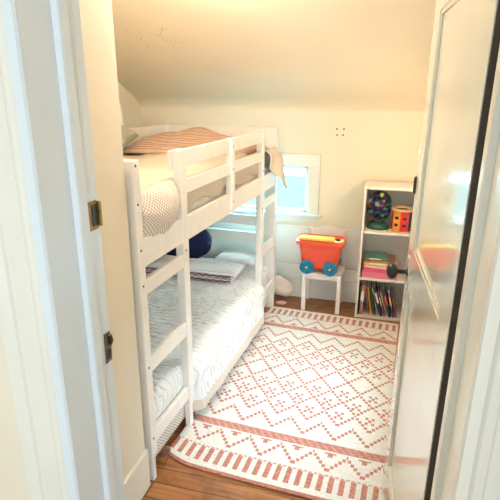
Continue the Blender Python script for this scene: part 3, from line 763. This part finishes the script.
# stack of flat boxes and books on the middle shelf
def book(name, size, loc, rz, cover, label, group, spine_band=None, tilt=0.0):
    """book with cover and page block; local x thickness / y depth / z height"""
    t, dpt, hgt = size
    o = thing(name, label, 'book', loc, rz, group); o.rotation_euler = (0, tilt, rz)
    c = .0018
    MB().box(0, c, 0, dpt, 0, hgt).box(t-c, t, 0, dpt, 0, hgt).box(0, t, 0, c, 0, hgt, bev=0).build('cover', cover, o)
    MB().box(c, t-c, c, dpt-.003, .003, hgt-.003).build('pages', PAGES, o)
    if spine_band: MB().box(.0005, t-.0005, -.0005, .0008, hgt*spine_band[1], hgt*spine_band[2]).build('spine_label', spine_band[0], o)
    return o
PAGES = mat('page_paper', (.84, .80, .70), .8, .03, 60, .0)
def flat(name, x, z, lx, ly, h, m, label, cat, rz=0.0, tray=False, band=None):
    o = thing(name, label, cat, (x, 2.128, z), rz, None)
    if tray:
        MB().box(-lx/2, lx/2, -ly/2, ly/2, 0, h*.55, bev=.004).build('tray', m, o); MB().box(-lx/2-.002, lx/2+.002, -ly/2-.002, ly/2+.002, h*.58, h, bev=.004).build('lid', m, o)
    else:
        MB().box(-lx/2, lx/2, -ly/2, ly/2, 0, .003).box(-lx/2, lx/2, -ly/2, ly/2, h-.003, h).box(-lx/2, lx/2, -ly/2, -ly/2+.003, 0, h).build('cover', m, o)
        MB().box(-lx/2+.003, lx/2-.003, -ly/2+.003, ly/2-.003, .0031, h-.0031).build('pages', PAGES, o)
    if band: MB().box(-lx*.30, lx*.22, -ly/2-.0006, -ly/2+.001, h*.25, h*.75).build('spine_label', band, o)
    return o
PK1 = plain('hot_pink_card', (.80, .10, .22), .4); PK2 = plain('rose_pink_card', (.82, .22, .30), .4); ORG = plain('orange_card', (.82, .36, .10), .5); TEA = plain('teal_card', (.10, .25, .22), .5); CRM = plain('cream_card', (.82, .70, .50), .5); BRN = plain('brown_card', (.30, .16, .10), .5)
z = .3455
flat('storage_box', .952, z, .262, .20, .046, PK2, 'rose pink flat box at the bottom of the stack, middle shelf', 'box', 0, True); z += .0465
flat('storage_box', .958, z, .268, .20, .036, PK1, 'hot pink flat box second from the bottom of the middle shelf stack', 'box', .02, True); z += .0365
flat('picture_book', .962, z, .250, .19, .018, CRM, 'cream picture book lying on the hot pink box', 'book', -.05); z += .0185
flat('picture_book', .945, z, .240, .18, .028, ORG, 'thick orange book lying between cream and teal books in the stack', 'book', .03, False, CRM); z += .0285
flat('picture_book', .950, z, .235, .18, .014, BRN, 'thin brown book lying under the teal book in the stack', 'book', -.02, False, ORG); z += .0145
flat('picture_book', .915, z, .170, .16, .018, TEA, 'small teal book on top of the middle shelf stack', 'book', .06, False, CRM)

# leaning books on the bottom shelf
bc = [((.020, .020, .03), .010, .215, 0.0, 'thin black book at the far left of the bottom shelf', None),
      ((.42, .20, .20), .026, .250, 0.03, 'thick dusty rose book second from left on the bottom shelf', (.7, .65, .6)),
      ((.70, .16, .06), .008, .230, -0.16, 'thin red orange book leaning on the bottom shelf', None),
      ((.85, .68, .20), .009, .245, -0.18, 'thin yellow book leaning beside the red orange one', None),
      ((.05, .12, .08), .010, .240, -0.22, 'thin dark green book leaning right of the yellow one', None),
      ((.80, .74, .60), .008, .235, -0.25, 'thin cream book leaning in the middle of the bottom shelf', (.3, .1, .1)),
      ((.02, .03, .07), .016, .255, -0.29, 'tall midnight blue book leaning in the middle of the bottom shelf', (.7, .7, .7)),
      ((.35, .10, .25), .010, .210, -0.31, 'plum book leaning right of the tall midnight blue one', (.8, .7, .5)),
      ((.82, .72, .52), .009, .215, -0.33, 'sand coloured book leaning steeply on the bottom shelf', None),
      ((.03, .04, .05), .020, .235, -0.3, 'thick black book leaning near the right of the bottom shelf', (.5, .1, .1)),
      ((.08, .14, .40), .014, .220, -0.24, 'cobalt blue book leaning near the right of the bottom shelf', (.8, .5, .2)),
      ((.30, .05, .06), .012, .190, -0.2, 'dark red short book leaning rightmost among the bottom shelf books', None)]
x = sx0+.003
for k, (c, t, hgt, tl, lab, band) in enumerate(bc):
    cm_ = plain('book_cover_colour_%s' % 'black rose vermilion yellow green cream midnight plum sand coal cobalt ruby'.split()[k], c, .5)
    bm_ = (plain('spine_colour_%s' % 'a b c d e f g h i j k l'.split()[k], band, .5), .45, .8) if band else None
    # the foot of a leaning book stands right of its top
    if tl < 0: x += .004
    book('book', (t, .16, hgt), (x+(0 if tl >= 0 else 0), syf+.020+.004*(k % 3), .0205+(t*abs(math.sin(tl)) if tl > 0 else 0)), 0, cm_, lab, None, bm_, tl)
    nx = abs(bc[k+1][3]) if k < len(bc)-1 else 0
    x += t/math.cos(tl)+.002+max(0, .245*(math.tan(nx)-math.tan(abs(tl))) if tl < 0 else 0)
    if k == 1: x += .042

# bare ceiling bulb above the frame, added as warm fill light
cl = thing('added_ceiling_bulb', 'bare bulb on a white socket, added unseen on the flat ceiling as fill', 'lamp', (.10, .50, ZC))
MB().lathe([(.0001, 0), (.055, 0), (.055, -.012), (.022, -.022), (.020, -.060), (.0001, -.060)], seg=24).build('socket', TRIM, cl)
# wall lamp on the right wall, hidden from the doorway by the open door
lp = thing('wall_lamp', 'small wall lamp with cream shade on the right wall beside the bookshelf', 'lamp', (XR, 1.56, 1.36))
MB().box(-.012, 0, -.03, .03, -.05, .05, bev=.003).build('wall_plate', BRASS, lp)
MB().tube([(-.01, 0, 0), (-.06, 0, -.01), (-.09, 0, .0), (-.095, 0, .03)], .006).build('arm', BRASS, lp)
SHD = mat('cream_lamp_shade', (.85, .72, .50), .8, .03, 30, 0); 
MB().lathe([(.055, .02), (.030, .10), (.029, .10), (.054, .02), (.055, .02)], (-.095, 0, 0), seg=28).build('lamp_shade', SHD, lp)
LB = bpy.data.materials.new('glowing_bulb'); LB.use_nodes = True; b_ = LB.node_tree.nodes['Principled BSDF']; b_.inputs['Emission Color'].default_value = (1, .6, .3, 1); b_.inputs['Emission Strength'].default_value = 8
MB().lathe([(max(.0001, .028*math.sin(math.pi*i/10)), -.095-.036*math.cos(math.pi*i/10)) for i in range(11)], seg=18).build('bulb', LB, cl)
MB().lathe([(max(.0001, .016*math.sin(math.pi*i/8)), .05-.018*math.cos(math.pi*i/8)) for i in range(9)], (-.095, 0, 0), seg=14).build('bulb', LB, lp)
point('wall_lamp_light', (XR-.095-.04, 1.56, 1.345), (1.0, .72, .44), 4.5, .03)

# ------------------------------------------------------------------ marks on walls
def dots(name, pts, label, cat):
    o = thing(name, label, cat, pts[0]); o0 = Vector(pts[0]); first = None
    R_ = Vector((0, -K, -1)).to_track_quat('Z', 'Y')
    for p in pts:
        if first is None:
            mb = MB().lathe([(.0001, 0), (.0034, 0), (.0034, .0012), (.0001, .0012)], seg=8); d = first = mb.build('gold_dot', GOLD, o)
        else:
            d = first.copy(); COL.objects.link(d); d.parent = o
        d.location = Vector(p)-o0; d.rotation_mode = 'QUATERNION'; d.rotation_quaternion = R_
    return o
GOLD = plain('muted_gold_sticker', (.50, .36, .16), .5)
def on_slope(x, y): return (x, y, slope_z(y)-.001)
def chain(cs):
    P = []
    for (x0, y0), (x1, y1), n in cs:
        for i in range(n): P.append(on_slope(x0+(x1-x0)*i/(n-1)+random.uniform(-.003, .003), y0+(y1-y0)*i/(n-1)+random.uniform(-.004, .004)))
    return P
A = chain([((-.735, 1.36), (-.690, 1.44), 5), ((-.690, 1.44), (-.660, 1.54), 5), ((-.640, 1.37), (-.665, 1.45), 4), ((-.665, 1.45), (-.705, 1.50), 4), ((-.660, 1.54), (-.585, 1.565), 4)])
dots('wall_decal', A, 'left one of two small gold dot bird decals on the sloping ceiling', 'wall decal')
B_ = chain([((-.565, 1.40), (-.520, 1.46), 5), ((-.470, 1.36), (-.530, 1.44), 6), ((-.530, 1.44), (-.480, 1.54), 6), ((-.500, 1.475), (-.400, 1.52), 5), ((-.505, 1.36), (-.455, 1.37), 3)])
dots('wall_decal', B_, 'right one of two small gold dot bird decals on the sloping ceiling', 'wall decal')
for (x, z) in ((.535, 1.453), (.589, 1.455), (.538, 1.407), (.585, 1.408)):
    o = MB().lathe([(.0001, 0), (.0065, 0), (.0065, -.002), (.0001, -.002)], (x, YF-.0002, z), 'Y', 12).build('screw_anchor', BOLT)
    settle(o); tag(o, 'small dark %s %s screw hole of four in a square on the far wall' % ('upper' if z > 1.43 else 'lower', 'left' if x < .56 else 'right'), 'screw hole', 'four screw holes in the far wall')
